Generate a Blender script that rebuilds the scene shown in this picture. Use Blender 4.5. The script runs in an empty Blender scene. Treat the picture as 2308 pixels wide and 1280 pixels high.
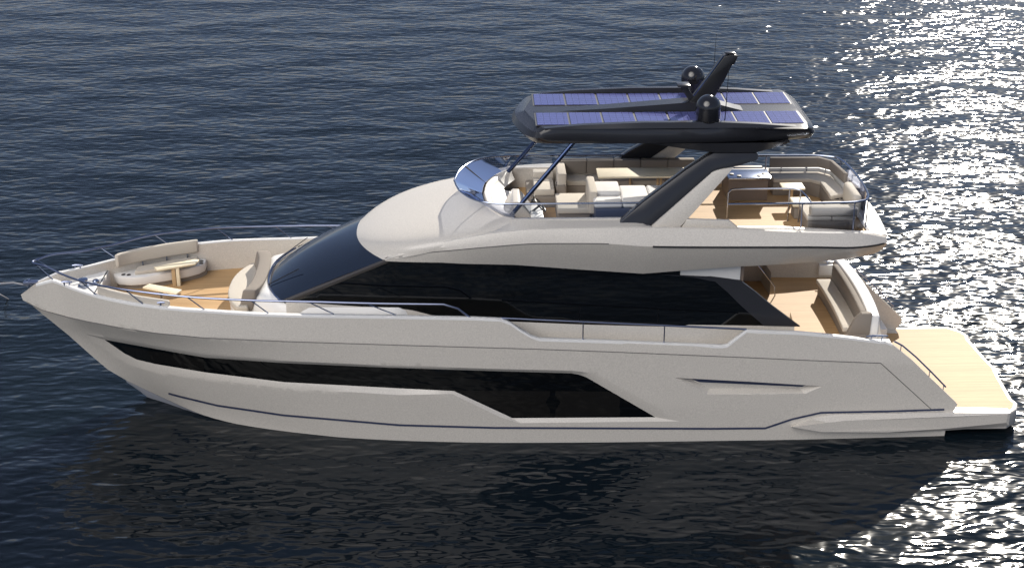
import bpy, bmesh, math, random
import numpy as np
from mathutils import Vector, Matrix
from mathutils.geometry import delaunay_2d_cdt

random.seed(7)
sc = bpy.context.scene
R = math.radians

# ------------------------------------------------------------------ camera
W, H, F = 2308, 1280, 3258.0
CAM = np.array([-0.8, -32.82, 17.46]); PITCH = 0.414; YAW = 0.0264
_cy, _sy, _cp, _sp = math.cos(YAW), math.sin(YAW), math.cos(PITCH), math.sin(PITCH)
_R = np.array([_cy, -_sy, 0]); _F = np.array([_sy*_cp, _cy*_cp, -_sp]); _U = np.array([_sy*_sp, _cy*_sp, _cp])
cam_d = bpy.data.cameras.new("camera"); cam = bpy.data.objects.new("camera", cam_d)
sc.collection.objects.link(cam); sc.camera = cam
cam.location = Vector(CAM); cam.rotation_euler = (math.pi/2 - PITCH, 0, -YAW)
cam_d.sensor_fit = 'HORIZONTAL'; cam_d.sensor_width = 36.0; cam_d.lens = 36.0*F/W
cam_d.clip_end = 6000; cam_d.clip_start = 0.1

# ------------------------------------------------------------------ light
SUN_EL, SUN_AZ = 28.5, 21.0          # azimuth measured from +Y towards +X
sun_d = bpy.data.lights.new("sun", 'SUN'); sun_d.energy = 5.0; sun_d.angle = R(0.53)
sun_d.color = (1.0, 0.93, 0.82)
sun = bpy.data.objects.new("sun", sun_d); sc.collection.objects.link(sun)
sd = Vector((math.sin(R(SUN_AZ))*math.cos(R(SUN_EL)), math.cos(R(SUN_AZ))*math.cos(R(SUN_EL)), math.sin(R(SUN_EL))))
sun.rotation_euler = sd.to_track_quat('Z', 'Y').to_euler()

world = bpy.data.worlds.new("World"); sc.world = world; world.use_nodes = True
wt = world.node_tree; wn = wt.nodes; wl = wt.links; wn.clear()
wo = wn.new('ShaderNodeOutputWorld'); bg = wn.new('ShaderNodeBackground'); bg.inputs[1].default_value = 0.05
sky = wn.new('ShaderNodeTexSky'); sky.sky_type = 'NISHITA'; sky.sun_disc = False
sky.sun_elevation = R(SUN_EL); sky.sun_rotation = R(SUN_AZ); sky.altitude = 0; sky.dust_density = 0.0; sky.air_density = 0.8; sky.ozone_density = 3.0
# fill light added as a bright warm patch of sky behind the camera
tc = wn.new('ShaderNodeTexCoord')
dot = wn.new('ShaderNodeVectorMath'); dot.operation = 'DOT_PRODUCT'
cd = Vector((-0.42, -0.64, 0.64)).normalized(); dot.inputs[1].default_value = cd
wl.new(tc.outputs['Generated'], dot.inputs[0])
mr = wn.new('ShaderNodeMapRange'); mr.interpolation_type = 'SMOOTHSTEP'
mr.inputs[1].default_value = 0.85; mr.inputs[2].default_value = 0.97; mr.inputs[3].default_value = 0.0; mr.inputs[4].default_value = 1.0
wl.new(dot.outputs['Value'], mr.inputs[0])
nz = wn.new('ShaderNodeTexNoise'); nz.inputs['Scale'].default_value = 3.0; nz.inputs['Detail'].default_value = 5
wl.new(tc.outputs['Generated'], nz.inputs['Vector'])
nr = wn.new('ShaderNodeMapRange'); nr.inputs[1].default_value = 0.35; nr.inputs[2].default_value = 0.65; nr.inputs[3].default_value = 0.55; nr.inputs[4].default_value = 1.3
wl.new(nz.outputs['Fac'], nr.inputs[0])
mu = wn.new('ShaderNodeMath'); mu.operation = 'MULTIPLY'; wl.new(mr.outputs[0], mu.inputs[0]); wl.new(nr.outputs[0], mu.inputs[1])
SKY_FILL = 70.0
mix = wn.new('ShaderNodeMix'); mix.data_type = 'RGBA'; mix.blend_type = 'ADD'; mix.inputs[0].default_value = 1.0
cl = wn.new('ShaderNodeVectorMath'); cl.operation = 'SCALE'; cl.inputs[0].default_value = (1.0*SKY_FILL, 0.95*SKY_FILL, 0.89*SKY_FILL)
wl.new(mu.outputs[0], cl.inputs['Scale'])
tint = wn.new('ShaderNodeVectorMath'); tint.operation = 'MULTIPLY'; tint.inputs[1].default_value = (1.12, .96, .98)
wl.new(sky.outputs[0], tint.inputs[0]); veil = wn.new('ShaderNodeMix'); veil.data_type = 'RGBA'; veil.inputs[0].default_value = .45; veil.inputs[7].default_value = (4.2, 5.2, 7.4, 1)   # thin high haze evens out the sky
wl.new(tint.outputs[0], veil.inputs[6]); wl.new(veil.outputs[2], mix.inputs[6]); wl.new(cl.outputs[0], mix.inputs[7])
wl.new(mix.outputs[2], bg.inputs[0]); wl.new(bg.outputs[0], wo.inputs[0])

sc.view_settings.view_transform = 'Standard'; sc.view_settings.look = 'None'
sc.view_settings.exposure = 0.5; sc.view_settings.gamma = 1.0
try:
    sc.cycles.use_denoising = True
    sc.cycles.max_bounces = 8; sc.cycles.transparent_max_bounces = 12
    sc.cycles.sample_clamp_indirect = 6.0
except Exception: pass

# ------------------------------------------------------------------ helpers
def P(px, py, x=None, y=None, z=None):
    """point of the place seen at a pixel of the photo, on a given plane"""
    d = _R*(px-W/2)/F - _U*(py-H/2)/F + _F
    if y is not None: t = (y-CAM[1])/d[1]
    elif z is not None: t = (z-CAM[2])/d[2]
    else: t = (x-CAM[0])/d[0]
    return CAM + d*t

def lerp_tab(tab):
    xs = [t[0] for t in tab]; ys = [t[1] for t in tab]
    return lambda x: float(np.interp(x, xs, ys))

def smooth_tab(tab):
    """monotone-ish cubic through (x, value) pairs"""
    xs = np.array([t[0] for t in tab], float); ys = np.array([t[1] for t in tab], float)
    h = np.diff(xs); d = np.diff(ys)/h; m = np.zeros(len(xs)); m[0] = d[0]; m[-1] = d[-1]
    for i in range(1, len(xs)-1):
        m[i] = 0 if d[i-1]*d[i] <= 0 else 2*d[i-1]*d[i]/(d[i-1]+d[i])
    def f(x):
        x = min(max(x, xs[0]), xs[-1]); i = int(min(max(np.searchsorted(xs, x)-1, 0), len(xs)-2))
        t = (x-xs[i])/h[i]
        return float((2*t**3-3*t**2+1)*ys[i]+(t**3-2*t**2+t)*h[i]*m[i]+(-2*t**3+3*t**2)*ys[i+1]+(t**3-t**2)*h[i]*m[i+1])
    return f

def link(name, me, mat, parent=None, smooth=35, label=None):
    if mat is not None: me.materials.append(mat)
    if smooth and len(me.polygons):
        me.shade_smooth(); me.set_sharp_from_angle(angle=R(smooth))
    o = bpy.data.objects.new(name, me); sc.collection.objects.link(o)
    if parent is not None: o.parent = parent
    if label: o['label'] = label
    return o

def mesh(name, vs, fs, mat, parent=None, smooth=35, bev=0, seg=2, solid=0, label=None, recalc=True, bev_angle=30):
    me = bpy.data.meshes.new(name); me.from_pydata([tuple(float(c) for c in v) for v in vs], [], fs); me.update()
    bm = bmesh.new(); bm.from_mesh(me)
    bmesh.ops.remove_doubles(bm, verts=bm.verts, dist=1e-5)
    if recalc: bmesh.ops.recalc_face_normals(bm, faces=bm.faces)
    if bev:
        bm.normal_update()
        ed = [e for e in bm.edges if len(e.link_faces) == 2 and e.calc_face_angle(0) > R(bev_angle)]
        if ed: bmesh.ops.bevel(bm, geom=ed, offset=bev, segments=seg, affect='EDGES', profile=0.5, clamp_overlap=True)
    if solid:
        bmesh.ops.solidify(bm, geom=bm.faces[:], thickness=solid)
    bm.to_mesh(me); bm.free(); me.update()
    return link(name, me, mat, parent, smooth, label)

class MB:
    """collects several shells into one mesh"""
    def __init__(s): s.v = []; s.f = []
    def add(s, vs, fs):
        n = len(s.v); s.v += [tuple(map(float, v)) for v in vs]; s.f += [tuple(i+n for i in f) for f in fs]; return s
    def grid(s, rows, closed=False):
        n = len(rows[0]); fs = []
        for i in range(len(rows)-1):
            for j in range(n if closed else n-1):
                k = (j+1) % n
                fs.append((i*n+j, i*n+k, (i+1)*n+k, (i+1)*n+j))
        return s.add([p for r in rows for p in r], fs)
    def band(s, inner, outer, z0, z1):
        """solid between two plan curves (lists of xy), z0/z1 numbers or lists"""
        n = len(inner)
        Z0 = [z0]*n if np.isscalar(z0) else z0; Z1 = [z1]*n if np.isscalar(z1) else z1
        rows = [[(inner[i][0], inner[i][1], Z0[i]), (inner[i][0], inner[i][1], Z1[i]), (outer[i][0], outer[i][1], Z1[i]), (outer[i][0], outer[i][1], Z0[i])] for i in range(n)]
        k = len(s.v); s.grid(rows, closed=True)
        s.f.append((k, k+3, k+2, k+1)); e = k+4*(n-1); s.f.append((e, e+1, e+2, e+3))
        return s
    def prism(s, pts, vec):
        n = len(pts); v = np.array(vec)
        a = [tuple(p) for p in pts]; b = [tuple(np.array(p)+v) for p in pts]
        fs = [tuple(range(n)), tuple(range(2*n-1, n-1, -1))] + [(i, (i+1) % n, n+(i+1) % n, n+i) for i in range(n)]
        return s.add(a+b, fs)
    def box(s, x0, x1, y0, y1, z0, z1):
        return s.prism([(x0, y0, z0), (x1, y0, z0), (x1, y1, z0), (x0, y1, z0)], (0, 0, z1-z0))
    def tube(s, pts, r, n=8, smooth=0):
        pts = [np.array(p, float) for p in pts]
        rows = []
        up = np.array([0.13, 0.21, 0.97])
        rr = [r]*len(pts) if np.isscalar(r) else r
        for i, p in enumerate(pts):
            t = pts[min(i+1, len(pts)-1)]-pts[max(i-1, 0)]; t = t/np.linalg.norm(t)
            a = np.cross(t, up); 
            if np.linalg.norm(a) < .05: a = np.cross(t, np.array([1., 0, 0]))
            a /= np.linalg.norm(a); b = np.cross(t, a)
            rows.append([p+rr[i]*(math.cos(2*math.pi*k/n)*a+math.sin(2*math.pi*k/n)*b) for k in range(n)])
        k0 = len(s.v); s.grid(rows, closed=True)
        s.f.append(tuple(k0+n-1-j for j in range(n))); e = k0+n*(len(pts)-1); s.f.append(tuple(e+j for j in range(n)))
        return s
    def lathe(s, prof, c, n=28):
        rows = [[(c[0]+r*math.cos(2*math.pi*k/n), c[1]+r*math.sin(2*math.pi*k/n), c[2]+z) for k in range(n)] for r, z in prof]
        k0 = len(s.v); s.grid(rows, closed=True)
        if prof[0][0] > 1e-3: s.f.append(tuple(k0+n-1-j for j in range(n)))
        e = k0+n*(len(prof)-1)
        if prof[-1][0] > 1e-3: s.f.append(tuple(e+j for j in range(n)))
        return s
    def mirror(s):
        n = len(s.v); s.v += [(x, -y, z) for x, y, z in s.v]; s.f += [tuple(n+i for i in reversed(f)) for f in s.f]; return s
    def build(s, name, mat, parent=None, **k): return mesh(name, s.v, s.f, mat, parent, **k)

def flip(pts): return [(p[0], -p[1], p[2]) for p in pts]

def spline(pts, n=8):
    """Catmull-Rom through 3D points"""
    p = [np.array(q, float) for q in pts]; p = [2*p[0]-p[1]]+p+[2*p[-1]-p[-2]]; out = []
    for i in range(1, len(p)-2):
        for k in range(n):
            t = k/n
            out.append(0.5*((2*p[i])+(-p[i-1]+p[i+1])*t+(2*p[i-1]-5*p[i]+4*p[i+1]-p[i+2])*t*t+(-p[i-1]+3*p[i]-3*p[i+1]+p[i+2])*t**3))
    out.append(p[-2]); return out

def dens(pts, step):
    out = []
    for i in range(len(pts)):
        a = np.array(pts[i], float); b = np.array(pts[(i+1) % len(pts)], float)
        n = max(1, int(np.linalg.norm(b-a)/step))
        out += [a+(b-a)*k/n for k in range(n)]
    return out

def inside(p, poly):
    x, y = p; c = False; n = len(poly)
    for i in range(n):
        x1, y1 = poly[i][0], poly[i][1]; x2, y2 = poly[(i+1) % n][0], poly[(i+1) % n][1]
        if (y1 > y) != (y2 > y) and x < (x2-x1)*(y-y1)/(y2-y1)+x1: c = not c
    return c

# ------------------------------------------------------------------ materials
def mat(name, col, rough=.5, metal=0, coat=0, spec=.5, noise=0, nscale=20, bump=0, bscale=200):
    m = bpy.data.materials.new(name); m.use_nodes = True; nt = m.node_tree; b = nt.nodes['Principled BSDF']
    b.inputs['Base Color'].default_value = (*col, 1); b.inputs['Roughness'].default_value = rough; b.inputs['Metallic'].default_value = metal
    b.inputs['Coat Weight'].default_value = coat; b.inputs['Coat Roughness'].default_value = 0.05; b.inputs['Specular IOR Level'].default_value = spec
    tcn = nt.nodes.new('ShaderNodeTexCoord')
    if noise:
        n = nt.nodes.new('ShaderNodeTexNoise'); n.inputs['Scale'].default_value = nscale; n.inputs['Detail'].default_value = 4
        nt.links.new(tcn.outputs['Object'], n.inputs['Vector'])
        mx = nt.nodes.new('ShaderNodeMix'); mx.data_type = 'RGBA'
        mx.inputs[6].default_value = (*[c*(1-noise) for c in col], 1); mx.inputs[7].default_value = (*[min(1, c*(1+noise)) for c in col], 1)
        nt.links.new(n.outputs['Fac'], mx.inputs[0]); nt.links.new(mx.outputs[2], b.inputs['Base Color'])
    if bump:
        n2 = nt.nodes.new('ShaderNodeTexNoise'); n2.inputs['Scale'].default_value = bscale; n2.inputs['Detail'].default_value = 3
        nt.links.new(tcn.outputs['Object'], n2.inputs['Vector'])
        bp = nt.nodes.new('ShaderNodeBump'); bp.inputs['Strength'].default_value = bump; bp.inputs['Distance'].default_value = .01
        nt.links.new(n2.outputs['Fac'], bp.inputs['Height']); nt.links.new(bp.outputs[0], b.inputs['Normal'])
    return m

M = {}
M['gel'] = mat('gelcoat', (.555, .52, .468), .36, coat=.3, noise=.26, nscale=36)
M['white'] = mat('white_gelcoat', (.74, .73, .71), .35, coat=.2, noise=.04, nscale=40)
M['dark'] = mat('dark_paint', (.025, .026, .031), .20, coat=0, spec=.45, noise=.08, nscale=3)
M['navy'] = mat('dark_navy', (.035, .045, .09), .4)
M['bottom'] = mat('hull_bottom', (.33, .34, .38), .45, noise=.06, nscale=12)
M['seam'] = mat('seam_rubber', (.12, .115, .11), .6)
M['glass'] = mat('black_glass', (.0025, .003, .0035), .03, spec=.5)
M['pane'] = mat('cabin_pane', (.009, .0085, .008), .05, spec=.4)
M['wsglass'] = mat('windshield_glass', (.006, .011, .024), .04, spec=.8, coat=.3)
M['steel'] = mat('polished_steel', (.32, .36, .46), .16, metal=1.0, noise=.05, nscale=5)
M['bluesteel'] = mat('dark_steel', (.24, .27, .38), .28, metal=1.0, noise=.05, nscale=5)
M['strut'] = mat('dark_blue_strut', (.045, .065, .13), .25, metal=1.0)
M['fabric'] = mat('beige_fabric', (.50, .455, .39), .85, noise=.08, nscale=60, bump=.25, bscale=180)
M['taupe'] = mat('taupe_fabric', (.23, .20, .17), .85, noise=.08, nscale=60, bump=.25, bscale=180)  # taupe seating, colour deepened to stand in for shade under the hardtop
M['cream'] = mat('cream_table', (.72, .64, .47), .45, noise=.05, nscale=8)
M['cushion'] = mat('pale_cushion', (.62, .61, .60), .8, noise=.05, nscale=50, bump=.2, bscale=150)
M['black'] = mat('black_plastic', (.012, .012, .013), .35)
M['brown'] = mat('brown_panel', (.20, .155, .125), .5, noise=.08, nscale=6)
M['wood'] = mat('light_wood', (.48, .34, .19), .45, noise=.15, nscale=9)
M['grey'] = mat('grey_panel', (.34, .35, .38), .45, noise=.05, nscale=10)
M['rope'] = mat('mooring_rope', (.28, .28, .30), .9, noise=.2, nscale=40)

def teak():
    m = bpy.data.materials.new('teak_planks'); m.use_nodes = True; nt = m.node_tree; N = nt.nodes; L = nt.links; b = N['Principled BSDF']
    b.inputs['Roughness'].default_value = .62; b.inputs['Specular IOR Level'].default_value = .25
    t = N.new('ShaderNodeTexCoord'); sx = N.new('ShaderNodeSeparateXYZ'); L.new(t.outputs['Object'], sx.inputs[0])
    ml = N.new('ShaderNodeMath'); ml.operation = 'MULTIPLY'; ml.inputs[1].default_value = 1/0.055; L.new(sx.outputs['Y'], ml.inputs[0])
    fr = N.new('ShaderNodeMath'); fr.operation = 'FRACT'; L.new(ml.outputs[0], fr.inputs[0])
    lt = N.new('ShaderNodeMath'); lt.operation = 'LESS_THAN'; lt.inputs[1].default_value = .1; L.new(fr.outputs[0], lt.inputs[0])
    fl = N.new('ShaderNodeMath'); fl.operation = 'FLOOR'; L.new(ml.outputs[0], fl.inputs[0])
    wn_ = N.new('ShaderNodeTexWhiteNoise'); wn_.noise_dimensions = '1D'; L.new(fl.outputs[0], wn_.inputs['W'])
    mp = N.new('ShaderNodeMapping'); mp.inputs['Scale'].default_value = (1.2, 18, 6); L.new(t.outputs['Object'], mp.inputs[0])
    n = N.new('ShaderNodeTexNoise'); n.inputs['Scale'].default_value = 2; n.inputs['Detail'].default_value = 6; L.new(mp.outputs[0], n.inputs['Vector'])
    ad = N.new('ShaderNodeMath'); ad.operation = 'MULTIPLY_ADD'; ad.inputs[1].default_value = .45; L.new(wn_.outputs['Value'], ad.inputs[0]); L.new(n.outputs['Fac'], ad.inputs[2])
    cr = N.new('ShaderNodeValToRGB'); cr.color_ramp.elements[0].position = .3; cr.color_ramp.elements[0].color = (.40, .25, .118, 1)
    cr.color_ramp.elements[1].position = 1.0; cr.color_ramp.elements[1].color = (.50, .325, .165, 1); L.new(ad.outputs[0], cr.inputs[0])
    mx = N.new('ShaderNodeMix'); mx.data_type = 'RGBA'; mx.inputs[7].default_value = (.25, .165, .085, 1)
    sc_ = N.new('ShaderNodeMath'); sc_.operation = 'MULTIPLY'; sc_.inputs[1].default_value = .6; L.new(lt.outputs[0], sc_.inputs[0])
    L.new(sc_.outputs[0], mx.inputs[0]); L.new(cr.outputs[0], mx.inputs[6]); L.new(mx.outputs[2], b.inputs['Base Color'])
    return m
M['teak'] = teak()

def tinted(name, tint, gloss=(.8, .85, 1), base=.10):
    m = bpy.data.materials.new(name); m.use_nodes = True; nt = m.node_tree; N = nt.nodes; L = nt.links; N.remove(N['Principled BSDF'])
    tr = N.new('ShaderNodeBsdfTransparent'); tr.inputs[0].default_value = (*tint, 1)
    g = N.new('ShaderNodeBsdfGlossy'); g.inputs['Color'].default_value = (*gloss, 1); g.inputs['Roughness'].default_value = .04
    fz = N.new('ShaderNodeFresnel'); fz.inputs[0].default_value = 1.5
    ad = N.new('ShaderNodeMath'); ad.operation = 'ADD'; ad.inputs[1].default_value = base; ad.use_clamp = True; L.new(fz.outputs[0], ad.inputs[0])
    ms = N.new('ShaderNodeMixShader'); L.new(ad.outputs[0], ms.inputs[0]); L.new(tr.outputs[0], ms.inputs[1]); L.new(g.outputs[0], ms.inputs[2])
    L.new(ms.outputs[0], N['Material Output'].inputs[0]); return m
M['clear'] = tinted('clear_glass', (.80, .83, .87), base=.0)
M['tint'] = tinted('tinted_glass', (.58, .62, .72), base=.2)

def solar():
    m = bpy.data.materials.new('solar_cells'); m.use_nodes = True; nt = m.node_tree; N = nt.nodes; L = nt.links; b = N['Principled BSDF']
    b.inputs['Roughness'].default_value = .15; b.inputs['Coat Weight'].default_value = 0
    t = N.new('ShaderNodeTexCoord'); sx = N.new('ShaderNodeSeparateXYZ'); L.new(t.outputs['Object'], sx.inputs[0])
    outs = []
    for ax, s in (('X', 1/.155), ('Y', 1/.155)):
        ml = N.new('ShaderNodeMath'); ml.operation = 'MULTIPLY'; ml.inputs[1].default_value = s; L.new(sx.outputs[ax], ml.inputs[0])
        fr = N.new('ShaderNodeMath'); fr.operation = 'FRACT'; L.new(ml.outputs[0], fr.inputs[0])
        lt = N.new('ShaderNodeMath'); lt.operation = 'LESS_THAN'; lt.inputs[1].default_value = .08; L.new(fr.outputs[0], lt.inputs[0]); outs.append(lt)
    mx_ = N.new('ShaderNodeMath'); mx_.operation = 'MAXIMUM'; L.new(outs[0].outputs[0], mx_.inputs[0]); L.new(outs[1].outputs[0], mx_.inputs[1])
    c = N.new('ShaderNodeMix'); c.data_type = 'RGBA'; c.inputs[6].default_value = (.085, .095, .25, 1); c.inputs[7].default_value = (.05, .055, .14, 1)
    L.new(mx_.outputs[0], c.inputs[0]); L.new(c.outputs[2], b.inputs['Base Color']); return m
M['solar'] = solar()

def water_mat():
    m = bpy.data.materials.new('sea_water'); m.use_nodes = True; nt = m.node_tree; N = nt.nodes; L = nt.links; b = N['Principled BSDF']
    b.inputs['Base Color'].default_value = (.004, .008, .012, 1); b.inputs['Roughness'].default_value = .09; b.inputs['IOR'].default_value = 1.333
    t = N.new('ShaderNodeTexCoord')
    def nzx(scale, sxy, det, rough, dist=0.0, rot=0.0):
        mp = N.new('ShaderNodeMapping'); mp.inputs['Scale'].default_value = (sxy[0], sxy[1], 1); mp.inputs['Rotation'].default_value = (0, 0, rot)
        L.new(t.outputs['Object'], mp.inputs[0])
        n = N.new('ShaderNodeTexNoise'); n.inputs['Scale'].default_value = scale; n.inputs['Detail'].default_value = det; n.inputs['Roughness'].default_value = rough
        n.inputs['Distortion'].default_value = dist
        L.new(mp.outputs[0], n.inputs['Vector']); return n
    a = nzx(.33, (.7, 1.2), 1, .4, .3, .12)     # low swell
    c = nzx(1.7, (.60, 1.3), 1, .45, .5, -.08)     # wavelets
    d = nzx(4.6, (.62, 1.2), 0, .5, .4, .25)     # ripples
    def wsum(parts):
        last = None
        for n, wgt in parts:
            q = N.new('ShaderNodeMath'); q.operation = 'MULTIPLY_ADD'; q.inputs[1].default_value = wgt
            L.new(n.outputs['Fac'], q.inputs[0])
            if last is not None: L.new(last.outputs[0], q.inputs[2])
            else: q.inputs[2].default_value = 0
            last = q
        return last
    hh = wsum([(a, .24), (c, .067), (d, .024)])
    bp = N.new('ShaderNodeBump'); bp.inputs['Strength'].default_value = 1.0; bp.inputs['Distance'].default_value = 1.0
    L.new(hh.outputs[0], bp.inputs['Height']); L.new(bp.outputs[0], b.inputs['Normal'])
    return m
M['water'] = water_mat()

# ------------------------------------------------------------------ water
def make_water():
    S = 3000
    o = mesh('water', [(-S, -S, 0), (S, -S, 0), (S, S, 0), (-S, S, 0)], [(0, 1, 2, 3)], M['water'], smooth=0)
    o['kind'] = 'structure'
make_water()

# ------------------------------------------------------------------ yacht root
def thing(name, label, cat, loc, group=None):
    o = bpy.data.objects.new(name, None); sc.collection.objects.link(o); o.location = loc
    o.empty_display_size = .3; o['label'] = label; o['category'] = cat
    if group: o['group'] = group
    return o
yacht = thing('motor_yacht', 'white motor yacht with a dark solar-panel hardtop lying on the dark blue sea', 'yacht', (0, 0, 0))

# ------------------------------------------------------------------ hull surface
# half breadths of the longitudinal lines
B = {}
B[0] = smooth_tab([(-12.05, 0), (-11.6, .13), (-11.16, .28), (-10.5, .74), (-9.88, 1.18), (-9.3, 1.52), (-8.69, 1.82), (-7.9, 2.06), (-7.12, 2.22), (-5.6, 2.40), (-4, 2.51), (-2, 2.58), (0, 2.61), (3, 2.61), (6, 2.57), (8.6, 2.46), (11, 2.40)])
B[1] = smooth_tab([(-12.0, 0), (-11.5, .16), (-11.0, .38), (-10.3, .88), (-9.6, 1.35), (-8.8, 1.80), (-7.9, 2.10), (-7.12, 2.27), (-5.6, 2.46), (-4, 2.57), (-2, 2.65), (0, 2.68), (3, 2.68), (6, 2.64), (8.6, 2.54), (11, 2.46)])
B[2] = smooth_tab([(-10.85, 0), (-10.4, .28), (-9.8, .72), (-9, 1.22), (-8, 1.68), (-7, 2.02), (-6, 2.25), (-5, 2.41), (-4, 2.52), (-2, 2.64), (0, 2.68), (3, 2.68), (6, 2.65), (8.6, 2.56), (11, 2.48)])
B[3] = smooth_tab([(-10.3, 0), (-9.8, .36), (-9.2, .80), (-8.5, 1.22), (-7.6, 1.62), (-6.6, 1.96), (-5.5, 2.22), (-4, 2.44), (-2, 2.60), (0, 2.66), (3, 2.67), (6, 2.64), (8.6, 2.57), (11, 2.50)])
B[4] = smooth_tab([(-9.75, 0), (-9.3, .34), (-8.6, .82), (-7.8, 1.22), (-7, 1.55), (-6, 1.87), (-5, 2.12), (-4, 2.30), (-2, 2.50), (0, 2.60), (3, 2.63), (6, 2.62), (8.6, 2.57), (11, 2.50)])
B[5] = smooth_tab([(-9.6, 0), (-9.1, .22), (-8.4, .66), (-7.6, 1.06), (-6.8, 1.40), (-5.8, 1.74), (-4.8, 2.00), (-4, 2.18), (-2, 2.42), (0, 2.54), (3, 2.58), (6, 2.58), (8.6, 2.54), (11, 2.48)])
TR = {
 0: [(47, 664), (81, 643), (118, 634), (160, 650), (215, 668), (321, 689), (460, 702), (604, 711), (750, 714), (900, 716), (1060, 719), (1130, 722), (1683, 747), (1800, 752), (1890, 760), (1985, 772)],
 1: [(49, 672), (68, 684), (96, 699), (152, 714), (197, 724), (265, 737), (349, 750), (462, 761), (640, 769), (919, 778), (1200, 786), (1365, 792), (1700, 806), (1806, 811), (1985, 818), (2060, 822)],
 2: [(172, 747), (236, 764), (349, 785), (462, 805), (640, 817), (865, 827), (1112, 835), (1288, 840), (1600, 852), (2000, 880)],
 3: [(213, 804), (258, 802), (345, 836), (462, 853), (640, 874), (900, 890), (1172, 906), (1500, 916), (2000, 926)],
 4: [(262, 836), (287, 848), (349, 875), (406, 893), (490, 913), (640, 935), (900, 957), (1112, 963), (1600, 965), (1800, 965), (2100, 962)],
 5: [(280, 852), (321, 871), (349, 885), (406, 914), (490, 942), (640, 974), (700, 988), (800, 1004), (1000, 1016), (1400, 1022), (2135, 1018)]}
LZ = {}
for i, tr in TR.items():
    pts = []
    for px, py in tr:
        y = -1.5
        for _ in range(40):
            q = P(px, py, y=y); y = .5*y - .5*B[i](q[0])
        pts.append((q[0], q[2]))
    pts.sort(); LZ[i] = pts
LX0 = {i: LZ[i][0][0] for i in LZ}
LF = {i: smooth_tab(LZ[i]) if i else lerp_tab(LZ[i]) for i in LZ}
STEM_PX = [(47, 668), (52, 676), (68, 684), (96, 707), (152, 752), (209, 803), (242, 831), (287, 862), (321, 885), (345, 905), (380, 925), (430, 950)]
STEM = [(P(a, b, y=0)[0], P(a, b, y=0)[2]) for a, b in STEM_PX]
stem_z = lerp_tab(STEM)
def bxz(x, z):
    ps = []
    if x < STEM[-1][0]: ps.append((stem_z(x), 0.012))
    for i in range(6):
        if x >= LX0[i]: ps.append((LF[i](x), B[i](x)))
    ps.sort()
    # keep increasing z
    zs = [ps[0][0]]; bs = [ps[0][1]]
    for a, b in ps[1:]:
        if a > zs[-1]+1e-3: zs.append(a); bs.append(b)
    return float(np.interp(z, zs, bs))
# smooth the flare between the stem and the knuckle line so that the bow is fair
_X = np.arange(-12.1, -4.0, .06); _Z = np.arange(-.6, 3.5, .05)
_G = np.array([[bxz(x, z) for z in _Z] for x in _X]); _free = np.zeros(_G.shape, bool); _in = np.zeros(_G.shape, bool)
for i, x in enumerate(_X):
    zt = LF[1](x) if x >= LX0[1] else 9; zs_ = stem_z(x)
    for j, z in enumerate(_Z):
        _in[i, j] = z > zs_ if x < STEM[-1][0] else True
        _free[i, j] = _in[i, j] and z < zt-.06 and x < -4.4 and z > -.5
    if x < LX0[1]: _free[i, :] = False
_G[~_in] = 0.0
for _ in range(90):
    A = _G.copy(); A[1:-1, 1:-1] = .25*(_G[2:, 1:-1]+_G[:-2, 1:-1]+_G[1:-1, 2:]+_G[1:-1, :-2])
    wgt = np.clip((-4.4-_X)/1.6, 0, 1)[:, None]
    _G = np.where(_free, _G*(1-wgt)+A*wgt, _G)
_raw = bxz
def bxz(x, z):
    if x >= -4.45 or z < -.5 or z >= 3.4 or (x < LX0[1]): return _raw(x, z)
    if z > LF[1](x)-.06: return _raw(x, z)
    i = (x-_X[0])/.06; j = (z-_Z[0])/.05; a = int(i); b = int(j); a = min(a, len(_X)-2); b = min(b, len(_Z)-2); u = i-a; v = j-b
    g = _G[a, b]*(1-u)*(1-v)+_G[a+1, b]*u*(1-v)+_G[a, b+1]*(1-u)*v+_G[a+1, b+1]*u*v
    return max(float(g), 0.012)
def hp(px, py):
    """(x, z) on the near hull side under a pixel"""
    y = -2.3
    for _ in range(60):
        q = P(px, py, y=y); y = .6*y - .4*bxz(q[0], q[2])
    return (q[0], q[2])
def H3(x, z, off=0.0): return (x, -(bxz(x, z)-off), z)

CUT = [hp(*p) for p in [(1130, 722), (1150, 730), (1172, 745), (1198, 760), (1216, 766), (1366, 771), (1628, 782), (1640, 780), (1683, 747)]]
top = [(x, z) for x, z in LZ[0]]
xs_top = sorted([x for x in np.arange(-11.9, 8.9, .3)] + [t[0] for t in top])
TOPLINE = []
for x in xs_top:
    if x <= CUT[0][0]-.02 or x >= CUT[-1][0]+.02: TOPLINE.append((x, LF[0](x)))
i0 = next(i for i, t in enumerate(TOPLINE) if t[0] > CUT[0][0])
TOPLINE = TOPLINE[:i0]+CUT+TOPLINE[i0:]
WING = [(8.98, 2.44), (9.25, 2.22), (9.55, 1.97), (10.0, 1.53), (10.4, 1.15), (10.70, .86), (10.64, .70), (10.52, .60), (10.50, .3), (10.48, -.05), (10.45, -.4)]
TOPLINE = [t for t in TOPLINE if t[0] < 8.9]
bot = [(x, min(LF[5](x), 5)) for x in np.arange(LX0[5]+.05, 10.3, .3)]
stem_b = [s for s in STEM if s[0] < LX0[5]+.02]
OUT = TOPLINE + WING + list(reversed(bot)) + list(reversed(stem_b))[:-1]
WIN_IN = [(234, 768), (349, 789), (462, 809), (640, 821), (865, 831), (1112, 839), (1288, 844), (1308, 848), (1322, 853), (1478, 943), (1155, 945), (1140, 938), (1023, 884), (900, 878), (640, 864), (462, 842), (349, 823), (307, 813), (279, 799)]
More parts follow.
